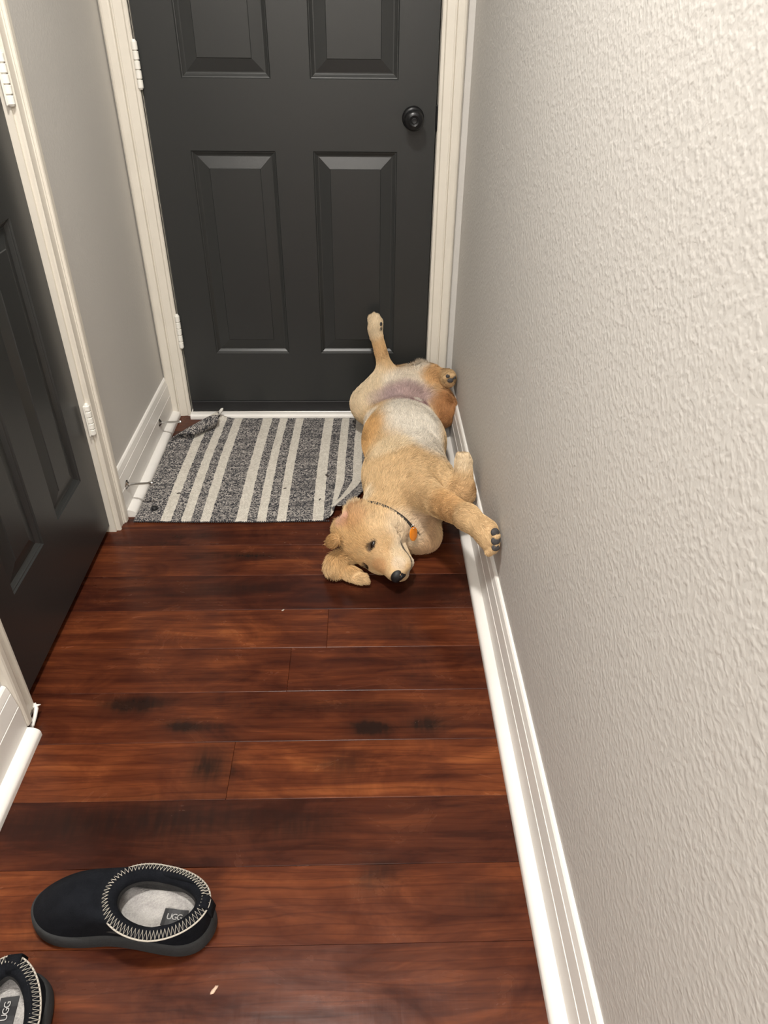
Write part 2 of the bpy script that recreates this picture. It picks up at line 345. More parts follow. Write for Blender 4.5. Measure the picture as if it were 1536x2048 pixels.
# ================================================================ STRIPED MAT
def mat_material():
    m = mat('woven_cotton', (.5, .5, .5), .9)
    uv = nd(m, 'ShaderNodeUVMap').outputs[0]; sp = nd(m, 'ShaderNodeSeparateXYZ'); lk(m, uv, sp.inputs[0]); U, Vv = sp.outputs[0], sp.outputs[1]
    wob = mth(m, 'MULTIPLY', mth(m, 'SUBTRACT', noise(m, uv, 40, 2), .5), .006)
    Uw = mth(m, 'ADD', U, wob); s = None
    for a, b in ((.074, .103), (.131, .158), (.184, .212), (.283, .314), (.341, .367), (.397, .423), (.496, .527), (.556, .582), (.606, .634)):
        c, h = (a + b) / 2, (b - a) / 2
        g = mth(m, 'LESS_THAN', mth(m, 'ABSOLUTE', mth(m, 'SUBTRACT', Uw, c)), h); s = g if s is None else mth(m, 'MAXIMUM', s, g)
    # weave: dark weft with broken pale warp flecks
    def cells(su, sv, seed):
        n = nd(m, 'ShaderNodeTexWhiteNoise', noise_dimensions='3D'); cb = nd(m, 'ShaderNodeCombineXYZ')
        put(m, cb.inputs[0], mth(m, 'FLOOR', mth(m, 'MULTIPLY', Uw, su))); put(m, cb.inputs[1], mth(m, 'FLOOR', mth(m, 'MULTIPLY', Vv, sv))); cb.inputs[2].default_value = seed
        lk(m, cb.outputs[0], n.inputs['Vector']); return n.outputs['Value']
    c1 = cells(300, 420, 1.); c2 = noise(m, scaled(m, uv, (170, 420, 1)), 1, 2, .6)
    fl = mapr(m, mth(m, 'ADD', mth(m, 'MULTIPLY', c1, .6), mth(m, 'MULTIPLY', c2, .7)), .60, .78)
    row = noise(m, scaled(m, uv, (3, 90, 1)), 1, 2)
    fl = mth(m, 'MULTIPLY', fl, mapr(m, row, .32, .58, .30, 1.25), clamp=True)
    weave = mix(m, fl, (.030, .030, .036), (.40, .37, .34))
    pale = mix(m, mapr(m, mth(m, 'ADD', mth(m, 'MULTIPLY', cells(260, 260, 5.), .5), mth(m, 'MULTIPLY', noise(m, uv, 30, 3), .6)), .3, .8), (.50, .46, .40), (.66, .62, .55))
    bcol(m, mix(m, s, weave, pale))
    wv = mth(m, 'MULTIPLY', mth(m, 'SINE', mth(m, 'MULTIPLY', U, 1000.)), mth(m, 'SINE', mth(m, 'MULTIPLY', Vv, 1300.)))
    bump(m, mth(m, 'ADD', wv, mth(m, 'MULTIPLY', c2, 2.)), .5, .0011); return m
M_mat = mat_material()
def build_mat():
    x0, x1, yn, yf = -.091, .575, -.646, -.040
    A = np.array((-.089, -.262)); B = np.array((.092, -.036)); dr = (B - A) / np.linalg.norm(B - A); no = np.array((-dr[1], dr[0]))
    nx, ny = 150, 132; R = .0145
    bm = bmesh.new(); uvs = []; G = []
    for j in range(ny + 1):
        t = j / ny; line = []
        for i in range(nx + 1):
            s = i / nx
            u = s * (x1 - x0); v = t * (yf - yn)
            # near-right corner is rucked up against the dog
            x = x0 + u + .010 * t - .004 * math.sin(t * 3.1); y = yn + v + .0012 * math.sin(u * 260) * (1 if j in (0, ny) else 0) - .006 * math.sin(u * 5.0) * (1 - t)
            z = .0042 + .0012 * math.sin(u * 31 + v * 7) * math.sin(v * 19 + 1)
            k = max(0, u - .52) / .10
            if t < .35 and k > 0:
                w = min(1, k) * (1 - t / .35) ** 1.2
                x -= .075 * w * min(1, k); y += .045 * w; z += .020 * w * math.sin(min(1, k) * 2.2) * min(1, 1.5 * (1 - t))
            d = (np.array((x, y)) - A) @ no; al = (np.array((x, y)) - A) @ dr
            if d > 0:                                # the far left corner rolls back over itself
                Rr = R * (1 + .5 * min(1, max(0, al / .28)))
                th = d / Rr; thm = math.radians(250); rad = Rr
                if th > thm:
                    q = (th - thm); rad = Rr * (.80 ** (q / 2.0))
                base = A + dr * al
                h = math.sin(th) * rad
                xy = base + no * h; zz = z + Rr - math.cos(th) * rad
                x, y = xy; z = max(zz, .004) + .004 * max(0, al / .28)
            line.append(bm.verts.new((x, y, z))); uvs.append((u, v))
        G.append(line)
    uvl = bm.loops.layers.uv.new('UVMap'); U = {}
    bm.verts.index_update()
    for v in bm.verts: U[v] = uvs[v.index]
    for j in range(ny):
        for i in range(nx):
            f = bm.faces.new((G[j][i], G[j][i + 1], G[j + 1][i + 1], G[j + 1][i]))
            for l in f.loops: l[uvl].uv = U[l.vert]
    me = bm_mesh(bm)
    return me
mat_o = tag(link('striped_mat', build_mat(), M_mat, smooth=True), 'grey and cream striped woven cotton mat with one curled corner before the end door', 'mat')
sol = mat_o.modifiers.new('thickness', 'SOLIDIFY'); sol.thickness = .003; sol.offset = 0
# hem: zigzag stitched near edge; fringe of warp ends, many tiny loops
bm = bmesh.new()
for i in range(110):
    x = -.090 + i * .00525; y = -.6455 - .006 * math.sin((x + .091) * 5.0)
    if x > .452: break
    m4 = Matrix.Translation((x, y - .0012, .0035)) @ Matrix.Diagonal((.0021, .0036, .0028, 1))
    bmesh.ops.create_icosphere(bm, subdivisions=1, radius=1, matrix=m4)
hem = link('fringe', bm_mesh(bm), mat('hem_thread', (.05, .05, .055), .9), mat_o, smooth=True); hem['kind'] = 'stuff'
kid('care_tag', tube([(.055, -.060, .030), (.060, -.056, .040), (.066, -.054, .048), (.070, -.054, .052)], [.004, .006, .005, .001], 6), mat('white_tag', (.62, .60, .56), .7), mat_o, smooth=True)

# small things lying on the mat and floor
cap = tag(link('rubber_cap', lathe([(.0085, 0), (.0092, .002), (.0085, .008), (.0060, .0105), (.0035, .0108)], (-.046, -.593, .006), (.25, .1, 1), 20), M_rubber, smooth=True, angle=50),
          'small round black rubber cap lying on the near left corner of the mat', 'cap')
def crumb(x, y, s, rot, label, z=.0065, m=mat('dry_leaf', (.045, .035, .030), .8), name='debris', cat='debris', group='dark bits on the mat'):
    bm = bmesh.new(); bmesh.ops.create_icosphere(bm, subdivisions=2, radius=1)
    for v in bm.verts: v.co *= 1 + .35 * math.sin(v.co.x * 5 + rot * 7) * math.sin(v.co.y * 4 + rot)
    bm.transform(Matrix.Translation((x, y, z)) @ Matrix.Rotation(rot, 4, 'Z') @ Matrix.Diagonal((s, s * .38, .0016, 1)))
    tag(link(name, bm_mesh(bm), m, smooth=True), label, cat, group)
crumb(.438, -.418, .010, 2.1, 'long curled dark bit on a cream stripe near the dog')
crumb(.421, -.547, .0055, 1.2, 'small dark bit on the mat nearest the dog\'s head')
crumb(.315, -.486, .0050, .3, 'dark speck on the middle cream stripe of the mat')
crumb(.006, -.510, .0065, .2, 'dark speck on the leftmost cream stripe of the mat')
crumb(.151, -.103, .0050, .5, 'dark speck on the far edge of the mat by the white threshold')
crumb(.3265, -1.829, .0075, 1.0, 'pale thin splinter on the floor to the right of the slippers', .0012, mat('pale_splinter', (.55, .38, .28), .6), 'splinter', 'splinter', 'pale lint on the floor')
crumb(.355, -1.012, .004, .6, 'tiny pale lint speck on the floor boards near the middle', .0012, mat('pale_lint', (.5, .42, .36), .8), 'lint', 'lint', 'pale lint on the floor')

# ================================================================ SLIPPERS
def fuzzy(name, a, b, sc, rough=.95, bs=.5, bd=.001):
    m = mat(name, a, rough); p = pos(m)
    bcol(m, mix(m, mapr(m, mth(m, 'ADD', mth(m, 'MULTIPLY', noise(m, p, sc, 3), .6), mth(m, 'MULTIPLY', noise(m, p, sc * 8, 2), .4)), .35, .65), a, b))
    bump(m, noise(m, p, sc * 9, 3), bs, bd); return m
M_suede = fuzzy('black_suede', (.0035, .0042, .0062), (.0075, .0085, .0115), 60)
M_suede.node_tree.nodes['Principled BSDF'].inputs['Specular IOR Level'].default_value = .15
M_sole = fuzzy('black_foam_sole', (.016, .0168, .0175), (.024, .025, .026), 120, .8, .3)
M_fleece = fuzzy('grey_fleece', (.30, .285, .275), (.46, .44, .42), 45, .95, 1., .002)
M_lining = fuzzy('dark_lining', (.018, .017, .017), (.040, .038, .037), 60)
M_braid = mat('cream_braid', (.46, .42, .36), .75)
M_patch = mat('black_label', (.010, .010, .012), .5)
M_print = mat('silver_print', (.42, .41, .40), .5)
def slipper(heel, toe, mirror, shift, label):
    r = empty('slipper', heel); tag(r, label, 'slipper', 'pair of black slippers')
    H = Vector(heel); e = (Vector(toe) - H); L = e.length; e.normalize(); f = Vector((0, 0, 1)).cross(e) * mirror
    def w(s, v, z): return H + e * s + f * v + Vector((0, 0, z))
    # outline of the sole: station s (0 heel .. L toe), half widths inner / outer side
    st = np.array([0, .006, .02, .045, .08, .12, .16, .20, .235, .262, .282, .294, .300]) / .300 * L
    hi = np.array([0, .024, .0410, .0490, .0480, .0440, .0430, .0510, .0530, .0470, .0350, .0195, 0])
    ho = np.array([0, .021, .0375, .0455, .0460, .0455, .0475, .0510, .0500, .0430, .0310, .0170, 0])
    def outline(n):
        a = np.linspace(0, 1, 400); sd = np.interp(a, np.linspace(0, 1, len(st)), st)
        I = np.interp(sd, st, hi); O = np.interp(sd, st, ho)
        P = np.concatenate([np.c_[sd, I], np.c_[sd[::-1], -O[::-1]]])
        d = np.r_[0, np.cumsum(np.linalg.norm(np.diff(P, axis=0), axis=1))]; q = np.linspace(0, d[-1], n, endpoint=False)
        P = np.c_[np.interp(q, d, P[:, 0]), np.interp(q, d, P[:, 1])]
        for _ in range(6): P = .5 * P + .25 * (np.roll(P, 1, 0) + np.roll(P, -1, 0))
        return P
    N = 96; O = outline(N); C = np.array((L * .52, 0))
    def inset(P, k):                                # move inwards by k along the local normal
        t = np.roll(P, -1, 0) - np.roll(P, 1, 0); t /= np.linalg.norm(t, axis=1)[:, None]; n = np.c_[-t[:, 1], t[:, 0]]
        sg = np.sign(((C - P) * n).sum(1).mean()); return P + n * sg * k
    def ringmesh(rings, cap0=False, cap1=False):
        bm = bmesh.new(); R = [[bm.verts.new(w(*q)) for q in ring] for ring in rings]
        for a, b in zip(R, R[1:]):
            for k in range(len(a)): bm.faces.new((a[k], a[(k + 1) % len(a)], b[(k + 1) % len(a)], b[k]))
        if cap0: bm.faces.new(R[0])
        if cap1: bm.faces.new(R[-1])
        return bm_mesh(bm)
    z = lambda P, h: [(p[0], p[1], h if not hasattr(h, '__len__') else h[i]) for i, p in enumerate(P)]
    toe_up = .006 * np.clip((O[:, 0] - L * .8) / (L * .2), 0, 1) ** 2
    rings = [z(inset(O, .006), 0 + toe_up * .6), z(inset(O, .002), .0015 + toe_up), z(inset(O, .0), .006 + toe_up), z(inset(O, .0005), .014 + toe_up), z(inset(O, .002), .0235 + toe_up), z(inset(O, .005), .0275 + toe_up), z(inset(O, .012), .0285 + toe_up)]
    kid('sole', ringmesh(rings, True, True), M_sole, r, smooth=True, angle=60)
    # opening loop
    th = np.linspace(0, 2 * np.pi, N, endpoint=False)
    # match outline parameter: start at heel, same direction
    ang = np.arctan2(O[:, 1], -(O[:, 0] - L * .5)); ang = np.unwrap(ang)
    oc, oa, ob = .088, .0760, .0500
    op = np.c_[oc - oa * np.cos(ang) * 1.0, shift + ob * np.sin(ang) * (1 - .10 * np.cos(ang))]
    oz = .064 + .016 * np.clip(-np.cos(ang), -1, 1) * (np.cos(ang) < 0) + .012 * (np.cos(ang) > 0) * np.cos(ang) ** 2
    I = inset(O, .006); K = 14; rings = []
    for k in range(K + 1):
        t = k / K; P = I * (1 - t) + op * t
        dist = np.linalg.norm(I - op, axis=1)
        bulge = np.clip(dist / .10, 0, 1) * .016 * np.sin(np.pi * min(1, t * .95)) ** .9
        hz = .027 + toe_up * (1 - t) + (oz - .027) * np.sin(t * np.pi / 2) ** (.78) + bulge
        side = np.clip(1 - dist / .05, 0, 1) * .005 * math.sin(math.pi * t)
        P = P + (P - np.array((oc, 0))) / (np.linalg.norm(P - np.array((oc, 0)), axis=1)[:, None] + 1e-6) * side[:, None]
        rings.append(z(P, hz))
    kid('upper', ringmesh(rings), M_suede, r, smooth=True)
    # lining down to the insole
    def off(dl): return inset(op, -dl)
    lin = [z(off(-.0150), oz - .006), z(off(-.0175), oz - .016), z(inset(O, .012) * .35 + op * .65, oz * .4 + .018), z(inset(O, .011), .034), z(inset(O, .03), .0335)]
    kid('lining', ringmesh(lin), M_lining, r, smooth=True)
    ins = inset(O, .011)
    kid('insole', ringmesh([z(ins, .0345), z(ins * .9 + C * .1, .038), z(ins * .7 + C * .3, .037), z(ins * .35 + C * .65, .036)], False, True), M_fleece, r, smooth=True)
    # padded collar band that leans inwards, cream cord and zigzag stitching along its outer rim
    kid('padded_collar', ringmesh([z(off(a), oz + b) for a, b in ((.0005, -.008), (.0040, -.005), (.0058, -.0005), (.0042, .0036), (-.001, .0054), (-.007, .0040), (-.0125, .0008), (-.0158, -.0050), (-.0160, -.012), (-.0140, -.016))]), M_suede, r, smooth=True)
    co = off(.0066)
    br = kid('braid_trim', tube([w(co[i][0], co[i][1], oz[i] + .0005) for i in range(N)], .0014, 6, True), M_braid, r, smooth=True)
    zo, zi = off(.0068), off(-.0048); zo = np.array([zo, zi]); Z = 144; zz = []
    dl = np.r_[0, np.cumsum(np.linalg.norm(np.diff(np.vstack([op, op[:1]]), axis=0), axis=1))]
    for i in range(Z):
        a = float(np.interp(i / Z * dl[-1], dl, np.arange(N + 1))); i0 = int(a) % N; t = a % 1; P = zo[i % 2]; q = P[i0] * (1 - t) + P[(i0 + 1) % N] * t
        zz.append(w(q[0], q[1], oz[i0] * (1 - t) + oz[(i0 + 1) % N] * t + (.0072 if i % 2 else .0030)))
    kid('zigzag_stitch', tube(zz, .0010, 5, True), M_braid, br, smooth=True)
    # pull tab over the heel of the collar
    tb = [(.000, .055), (.003, .070), (.0065, .0825), (.014, .0845), (.024, .080), (.028, .072)]
    bm = bmesh.new(); A = [[bm.verts.new(w(s, v, h)) for v in (-.0095, -.004, .004, .0095)] for s, h in tb]
    for a, b in zip(A, A[1:]):
        for k in range(3): bm.faces.new((a[k], a[k + 1], b[k + 1], b[k]))
    t = kid('heel_tab', bm_mesh(bm), M_suede, r, smooth=True); s_ = t.modifiers.new('t', 'SOLIDIFY'); s_.thickness = .004
    # woven label on the insole with its lettering
    c0 = w(.062, .008, .0395)
    xd = -e; yd = Vector((0, 0, 1)).cross(xd)
    def lw(a, b, h): return c0 + xd * a + yd * b + Vector((0, 0, h))
    bm = bmesh.new(); nx = 6; rows_ = [[bm.verts.new(lw(-.0185 + .037 * i / nx, bb, .0008 * math.sin(i * 1.1))) for i in range(nx + 1)] for bb in (-.0125, .0125)]
    for i in range(nx): bm.faces.new((rows_[0][i], rows_[0][i + 1], rows_[1][i + 1], rows_[1][i]))
    lb = kid('label', bm_mesh(bm), M_patch, r); s_ = lb.modifiers.new('t', 'SOLIDIFY'); s_.thickness = .0012
    def lettering(txt, size, ox, oy):
        fc = bpy.data.curves.new('t', 'FONT'); fc.body = txt; fc.size = size; fc.align_x = 'CENTER'; fc.align_y = 'CENTER'; fc.extrude = .0003; fc.resolution_u = 3; fc.space_character = .82
        fo = bpy.data.objects.new('t', fc); COL.objects.link(fo); bpy.context.view_layer.update()
        me = bpy.data.meshes.new_from_object(fo.evaluated_get(bpy.context.evaluated_depsgraph_get())); bpy.data.objects.remove(fo); bpy.data.curves.remove(fc)
        for v in me.vertices: v.co = lw(v.co.x + ox, v.co.y + oy, .0022 + v.co.z)
        me.materials.clear(); return me
    kid('lettering', lettering('UGG', .0125, 0, 0), M_print, lb)
    return r
slipper((.319, -1.743, 0), (.021, -1.708, 0), 1, -.0005, 'black suede slipper with zigzag trim lying sideways on the floor, seen whole')
slipper((.051, -1.804, 0), (.082, -2.101, 0), -1, .008, 'black suede slipper with zigzag trim cut off by the bottom left corner')

# ================================================================ DOG
PR_ = []     # primitives: kind, geometry, blend, fur direction, fur length
def nv(*a): return np.array(a, float)
def unit(a): a = np.array(a, float); return a / np.linalg.norm(a)
def cone(a, b, ra, rb, k=.03, d=None, ln=.010, sub=False):
    a, b = nv(*a), nv(*b); PR_.append(dict(t='c', a=a, b=b, ra=ra, rb=rb, k=k, d=unit(d if d is not None else b - a), ln=ln, sub=sub))
def ell(c, r, k=.03, d=(0, 1, 0), ln=.010, R=None, sub=False):
    PR_.append(dict(t='e', c=nv(*c), r=nv(*r), k=k, d=unit(d), ln=ln, R=np.eye(3) if R is None else R, sub=sub))
# trunk, lying belly up along the wall
ell((.670, -.565, .100), (.124, .150, .096), .03, (.4, .8, 0), .010)
ell((.672, -.375, .104), (.126, .170, .100), .05, (.15, 1, 0), .010)
ell((.670, -.215, .086), (.118, .110, .080), .05, (0, 1, 0), .009)
ell((.675, -.105, .100), (.108, .078, .088), .05, (0, 1, .2), .010)
# left hind leg: thigh folded outwards, foot raised against the door
cone((.665, -.110, .110), (.572, -.135, .108), .075, .056, .05, (-.2, .6, .6), .012)
cone((.572, -.135, .108), (.622, -.078, .200), .054, .027, .03, (.2, .3, .9), .009)
cone((.624, -.080, .200), (.596, -.060, .300), .0225, .0185, .02, None, .006)
ell((.589, -.052, .335), (.0235, .021, .036), .018, (-.1, .1, 1), .005, None)
for dx, dy, dz in ((-.014, .004, .362), (-.004, .000, .370), (.008, -.002, .366), (.016, .001, .352)):
    ell((.588 + dx, -.050 + dy, dz), (.0092, .0098, .016), .006, (-.1, .1, 1), .004)
# right hind leg: folded against the wall, pad towards us
cone((.695, -.115, .110), (.800, -.195, .122), .072, .038, .04, (.5, -.3, .7), .012)
ell((.806, -.200, .118), (.036, .040, .055), .02, (.1, -.5, -.8), .010)
cone((.800, -.190, .120), (.772, -.095, .190), .044, .030, .03, (-.2, .6, .6), .013)
cone((.772, -.098, .188), (.816, -.150, .212), .028, .023, .02, None, .008)
ell((.822, -.166, .211), (.023, .024, .026), .014, (.4, -.8, .2), .005)
for dx, dz in ((-.014, .008), (-.004, .018), (.010, .016)):
    ell((.822 + dx, -.183, .213 + dz), (.009, .009, .0095), .006, (.3, -.9, .2), .003)
# tail root fluff and small belly details
cone((.690, -.075, .150), (.735, -.065, .172), .048, .034, .04, (.1, .1, 1), .027)
ell((.718, -.235, .150), (.016, .022, .016), .014, (0, 1, 0), .008)
# neck and throat
cone((.668, -.640, .100), (.600, -.770, .082), .094, .074, .05, (.5, 1, 0), .012)
ell((.700, -.775, .045), (.050, .045, .042), .03, (.3, -.6, -.4), .013)
cone((.700, -.690, .085), (.655, -.755, .060), .070, .060, .04, (.3, 1, 0), .012)
# forelegs
cone((.700, -.630, .110), (.695, -.745, .158), .072, .046, .06, (.6, .6, .3), .008)
cone((.695, -.745, .160), (.783, -.968, .240), .043, .0255, .03, (.85, -.35, .35), .006)
cone((.783, -.968, .240), (.815, -1.018, .240), .0255, .027, .02, None, .006)
ell((.824, -1.036, .233), (.0215, .028, .030), .015, (.3, -.6, -.4), .004)
for dx, dy, dz in ((.009, -.022, .022), (.009, -.028, .006), (.007, -.027, -.011), (.000, -.020, -.023)):
    ell((.824 + dx, -1.036 + dy, .233 + dz), (.0100, .0125, .0092), .006, (.2, -.8, -.4), .003)
cone((.735, -.640, .120), (.790, -.735, .150), .058, .036, .035, (.4, -.6, .3), .010)
cone((.790, -.735, .150), (.803, -.752, .163), .036, .030, .02, (0, 0, -1), .006)
cone((.803, -.750, .163), (.806, -.712, .222), .030, .022, .015, None, .006)
ell((.806, -.704, .234), (.019, .020, .019), .012, (0, .3, 1), .004)
for dx, dy in ((-.013, -.006), (-.004, -.011), (.008, -.008)):
    ell((.806 + dx, -.702 + dy, .246), (.0075, .009, .011), .005, (0, .3, 1), .003)
LIP = [(.098, -.060), (.088, -.068), (.072, -.0735), (.054, -.077), (.036, -.079), (.020, -.077), (.008, -.071)]
# head: its own frame - F to the nose, D to the top of the skull, Lh to the dog's left (upwards)
Mh = nv(.559, -.893, .070)
F = unit((.565, -.805, -.15)); Lh = unit((.10, 0, .99)); Lh = unit(Lh - F * (F @ Lh)); D = np.cross(Lh, F) * -1
if D @ nv(-.69, -.70, .08) < 0: D = -D
RH = np.stack([F, D, Lh], 1)
def hp(f, d, l): return Mh + RH @ nv(f, d, l)
def hell(c, r, k=.02, d=(-1, 0, 0), ln=.005): ell(hp(*c), r, k, RH @ nv(*d), ln, RH)
def hcone(a, b, ra, rb, k=.02, d=(-1, 0, 0), ln=.005): cone(hp(*a), hp(*b), ra, rb, k, RH @ nv(*d), ln)
hell((-.060, -.036, 0), (.070, .062, .068), .02, (-1, .2, 0), .007)          # skull
hell((-.018, -.022, .018), (.038, .026, .028), .018, (-1, .2, .2), .005)    # brows
hell((-.018, -.022, -.018), (.038, .026, .028), .018, (-1, .2, -.2), .005)
hell((-.026, -.072, .034), (.050, .042, .034), .028, (-1, -.3, .3), .009)   # cheeks
hell((-.026, -.072, -.030), (.050, .042, .032), .028, (-1, -.3, -.3), .009)
hell((.004, -.040, .028), (.038, .032, .031), .018, (-1, .1, .2), .004)
hell((.004, -.038, -.028), (.038, .032, .033), .018, (-1, .1, -.2), .004)
hcone((-.012, -.034, 0), (.072, -.034, 0), .040, .0265, .024, (-1, .1, 0), .003)
hell((.056, -.050, .0165), (.040, .026, .0195), .012, (-1, -.3, .2), .003)  # flews
hell((.056, -.050, -.0165), (.040, .026, .0195), .012, (-1, -.3, -.2), .003)
hcone((-.03, -.084, 0), (.064, -.074, 0), .036, .0165, .014, (-1, -.2, 0), .005)
hell((.074, -.027, 0), (.019, .018, .020), .010, (-1, .1, 0), .002)
for s in (1, -1):                                                             # eye sockets
    PR_.append(dict(t='e', c=hp(.004, .006, .034 * s), r=nv(.010, .011, .014), k=.008, d=D, ln=.002, R=RH, sub=True))
# mouth groove on the upper side of the jaw
for q in LIP[1:]:
    PR_.append(dict(t='e', c=hp(q[0], q[1], .052), r=nv(.014, .0026, .024), k=.003, d=-F, ln=.002, R=RH, sub=True))
# ears: upper one flipped back over the neck, lower one spread on the floor
def flap(c, n, u, r, k=.010, ln=.011, d=None):
    n = unit(n); u = unit(np.array(u, float) - n * (n @ unit(u)) * np.linalg.norm(u)); v = np.cross(n, u)
    ell(c, r, k, u if d is None else d, ln, np.stack([u, v, n], 1))
flap(hp(-.075, -.020, .066), (-.3, -.5, .8), (.15, 1, .15), (.034, .028, .009), .016)
flap((.520, -.800, .128), (-.35, -.45, .8), (.45, 1, .1), (.040, .026, .0075), .008)
flap((.492, -.826, .094), (-.6, -.5, .6), (.2, .8, -.3), (.032, .024, .012), .018)
flap((.474, -.866, .098), (-.8, -.5, .3), (.2, .6, -.6), (.026, .015, .008), .012, .010)
flap(hp(-.064, .006, -.050), (-.5, -.4, .7), (-.6, -.4, -.2), (.034, .026, .012), .018)
flap((.480, -.876, .034), (-.3, -.45, .85), (-.4, -.8, -.2), (.030, .024, .014), .012, .018)
flap((.522, -.906, .022), (-.1, -.4, .9), (.80, -.52, -.05), (.042, .018, .012), .010, .008)

def prim_sdf(p, X):
    if p['t'] == 'c':
        ba = p['b'] - p['a']; pa = X - p['a']; h = np.clip((pa @ ba) / (ba @ ba), 0, 1)
        return np.linalg.norm(pa - h[..., None] * ba, axis=-1) - (p['ra'] + (p['rb'] - p['ra']) * h)
    q = (X - p['c']) @ p['R']; k0 = np.linalg.norm(q / p['r'], axis=-1); k1 = np.linalg.norm(q / p['r'] ** 2, axis=-1)
    return np.where(k1 < 1e-6, -p['r'].min(), k0 * (k0 - 1) / np.maximum(k1, 1e-6))
def prim_box(p):
    if p['t'] == 'c':
        r = max(p['ra'], p['rb']); return np.minimum(p['a'], p['b']) - r, np.maximum(p['a'], p['b']) + r
    r = np.sqrt(((p['R'] * p['r']) ** 2).sum(1)); return p['c'] - r, p['c'] + r
def field(prims, h, pad=.012):
    bb = [prim_box(p) for p in prims if not p['sub']]; lo = np.min([b[0] for b in bb], 0) - pad; hi = np.max([b[1] for b in bb], 0) + pad
    n = np.ceil((hi - lo) / h).astype(int) + 1; Fd = np.full(n, .06, np.float32)
    for p in prims:
        a, b = prim_box(p); m = p['k'] + .02
        i0 = np.clip(np.floor((a - m - lo) / h).astype(int), 0, n - 1); i1 = np.clip(np.ceil((b + m - lo) / h).astype(int) + 1, 1, n)
        g = np.stack(np.meshgrid(*[lo[q] + h * np.arange(i0[q], i1[q]) for q in range(3)], indexing='ij'), -1)
        d = prim_sdf(p, g).astype(np.float32); sl = tuple(slice(i0[q], i1[q]) for q in range(3)); f = Fd[sl]; k = p['k']
        if p['sub']:
            d = -d; hh = np.maximum(k - np.abs(f - d), 0) / k; Fd[sl] = np.maximum(f, d) + hh * hh * k * .25
        else:
            hh = np.maximum(k - np.abs(f - d), 0) / k; Fd[sl] = np.minimum(f, d) - hh * hh * k * .25
    return Fd, lo
def surface_nets(Fd, lo, h):
    n = np.array(Fd.shape); s = Fd < 0
    c = np.zeros(n - 1, np.int8)
    for dx in (0, 1):
        for dy in (0, 1):
            for dz in (0, 1): c += s[dx:n[0] - 1 + dx, dy:n[1] - 1 + dy, dz:n[2] - 1 + dz]
    cells = np.argwhere((c > 0) & (c < 8)); idx = np.full(n - 1, -1, np.int64); idx[tuple(cells.T)] = np.arange(len(cells))
    acc = np.zeros((len(cells), 3)); cnt = np.zeros(len(cells)); corners = [np.array((x, y, z)) for x in (0, 1) for y in (0, 1) for z in (0, 1)]
    for a in corners:
        for ax in range(3):
            if a[ax]: continue
            b = a.copy(); b[ax] = 1
            fa = Fd[tuple((cells + a).T)]; fb = Fd[tuple((cells + b).T)]; m = (fa < 0) != (fb < 0)
            t = np.where(m, fa / np.where(m, fa - fb, 1), 0)
            pt = a + t[:, None] * (b - a); acc[m] += pt[m]; cnt[m] += 1
    V = lo + h * (cells + acc / cnt[:, None]); faces = []
    for ax in range(3):
        u, v = (ax + 1) % 3, (ax + 2) % 3
        a = s.take(range(0, n[ax] - 1), ax); b = s.take(range(1, n[ax]), ax); e = np.argwhere(a != b)
        e = e[(e[:, u] > 0) & (e[:, v] > 0) & (e[:, u] < n[u] - 1) & (e[:, v] < n[v] - 1)]
        q = []
        for du, dv in ((-1, -1), (0, -1), (0, 0), (-1, 0)):
            k = e.copy(); k[:, u] += du; k[:, v] += dv; q.append(idx[tuple(k.T)])
        q = np.stack(q, 1); fl = s[tuple(e.T)]; q[~fl] = q[~fl][:, ::-1]; faces.append(q)
    return V, np.concatenate(faces)
def np_mesh(name, V, Q):
    me = bpy.data.meshes.new(name); me.vertices.add(len(V)); me.vertices.foreach_set('co', V.astype(np.float32).ravel())
    me.loops.add(Q.size); me.loops.foreach_set('vertex_index', Q.astype(np.int32).ravel())
    me.polygons.add(len(Q)); me.polygons.foreach_set('loop_start', np.arange(0, Q.size, 4, dtype=np.int32))
    me.polygons.foreach_set('use_smooth', [True] * len(Q)); me.update(calc_edges=True); me.validate(); return me

HS = .0025
Fd, lo = field(PR_, HS); V, Q = surface_nets(Fd, lo, HS)
# settle on the ground and against the wall: nothing below the floor or in the skirting
V[:, 2] = np.maximum(V[:, 2], .0055)
wx = np.where(V[:, 2] < .028, .8105, np.where(V[:, 2] < .143, .8335, .8485)); V[:, 0] = np.minimum(V[:, 0], wx)

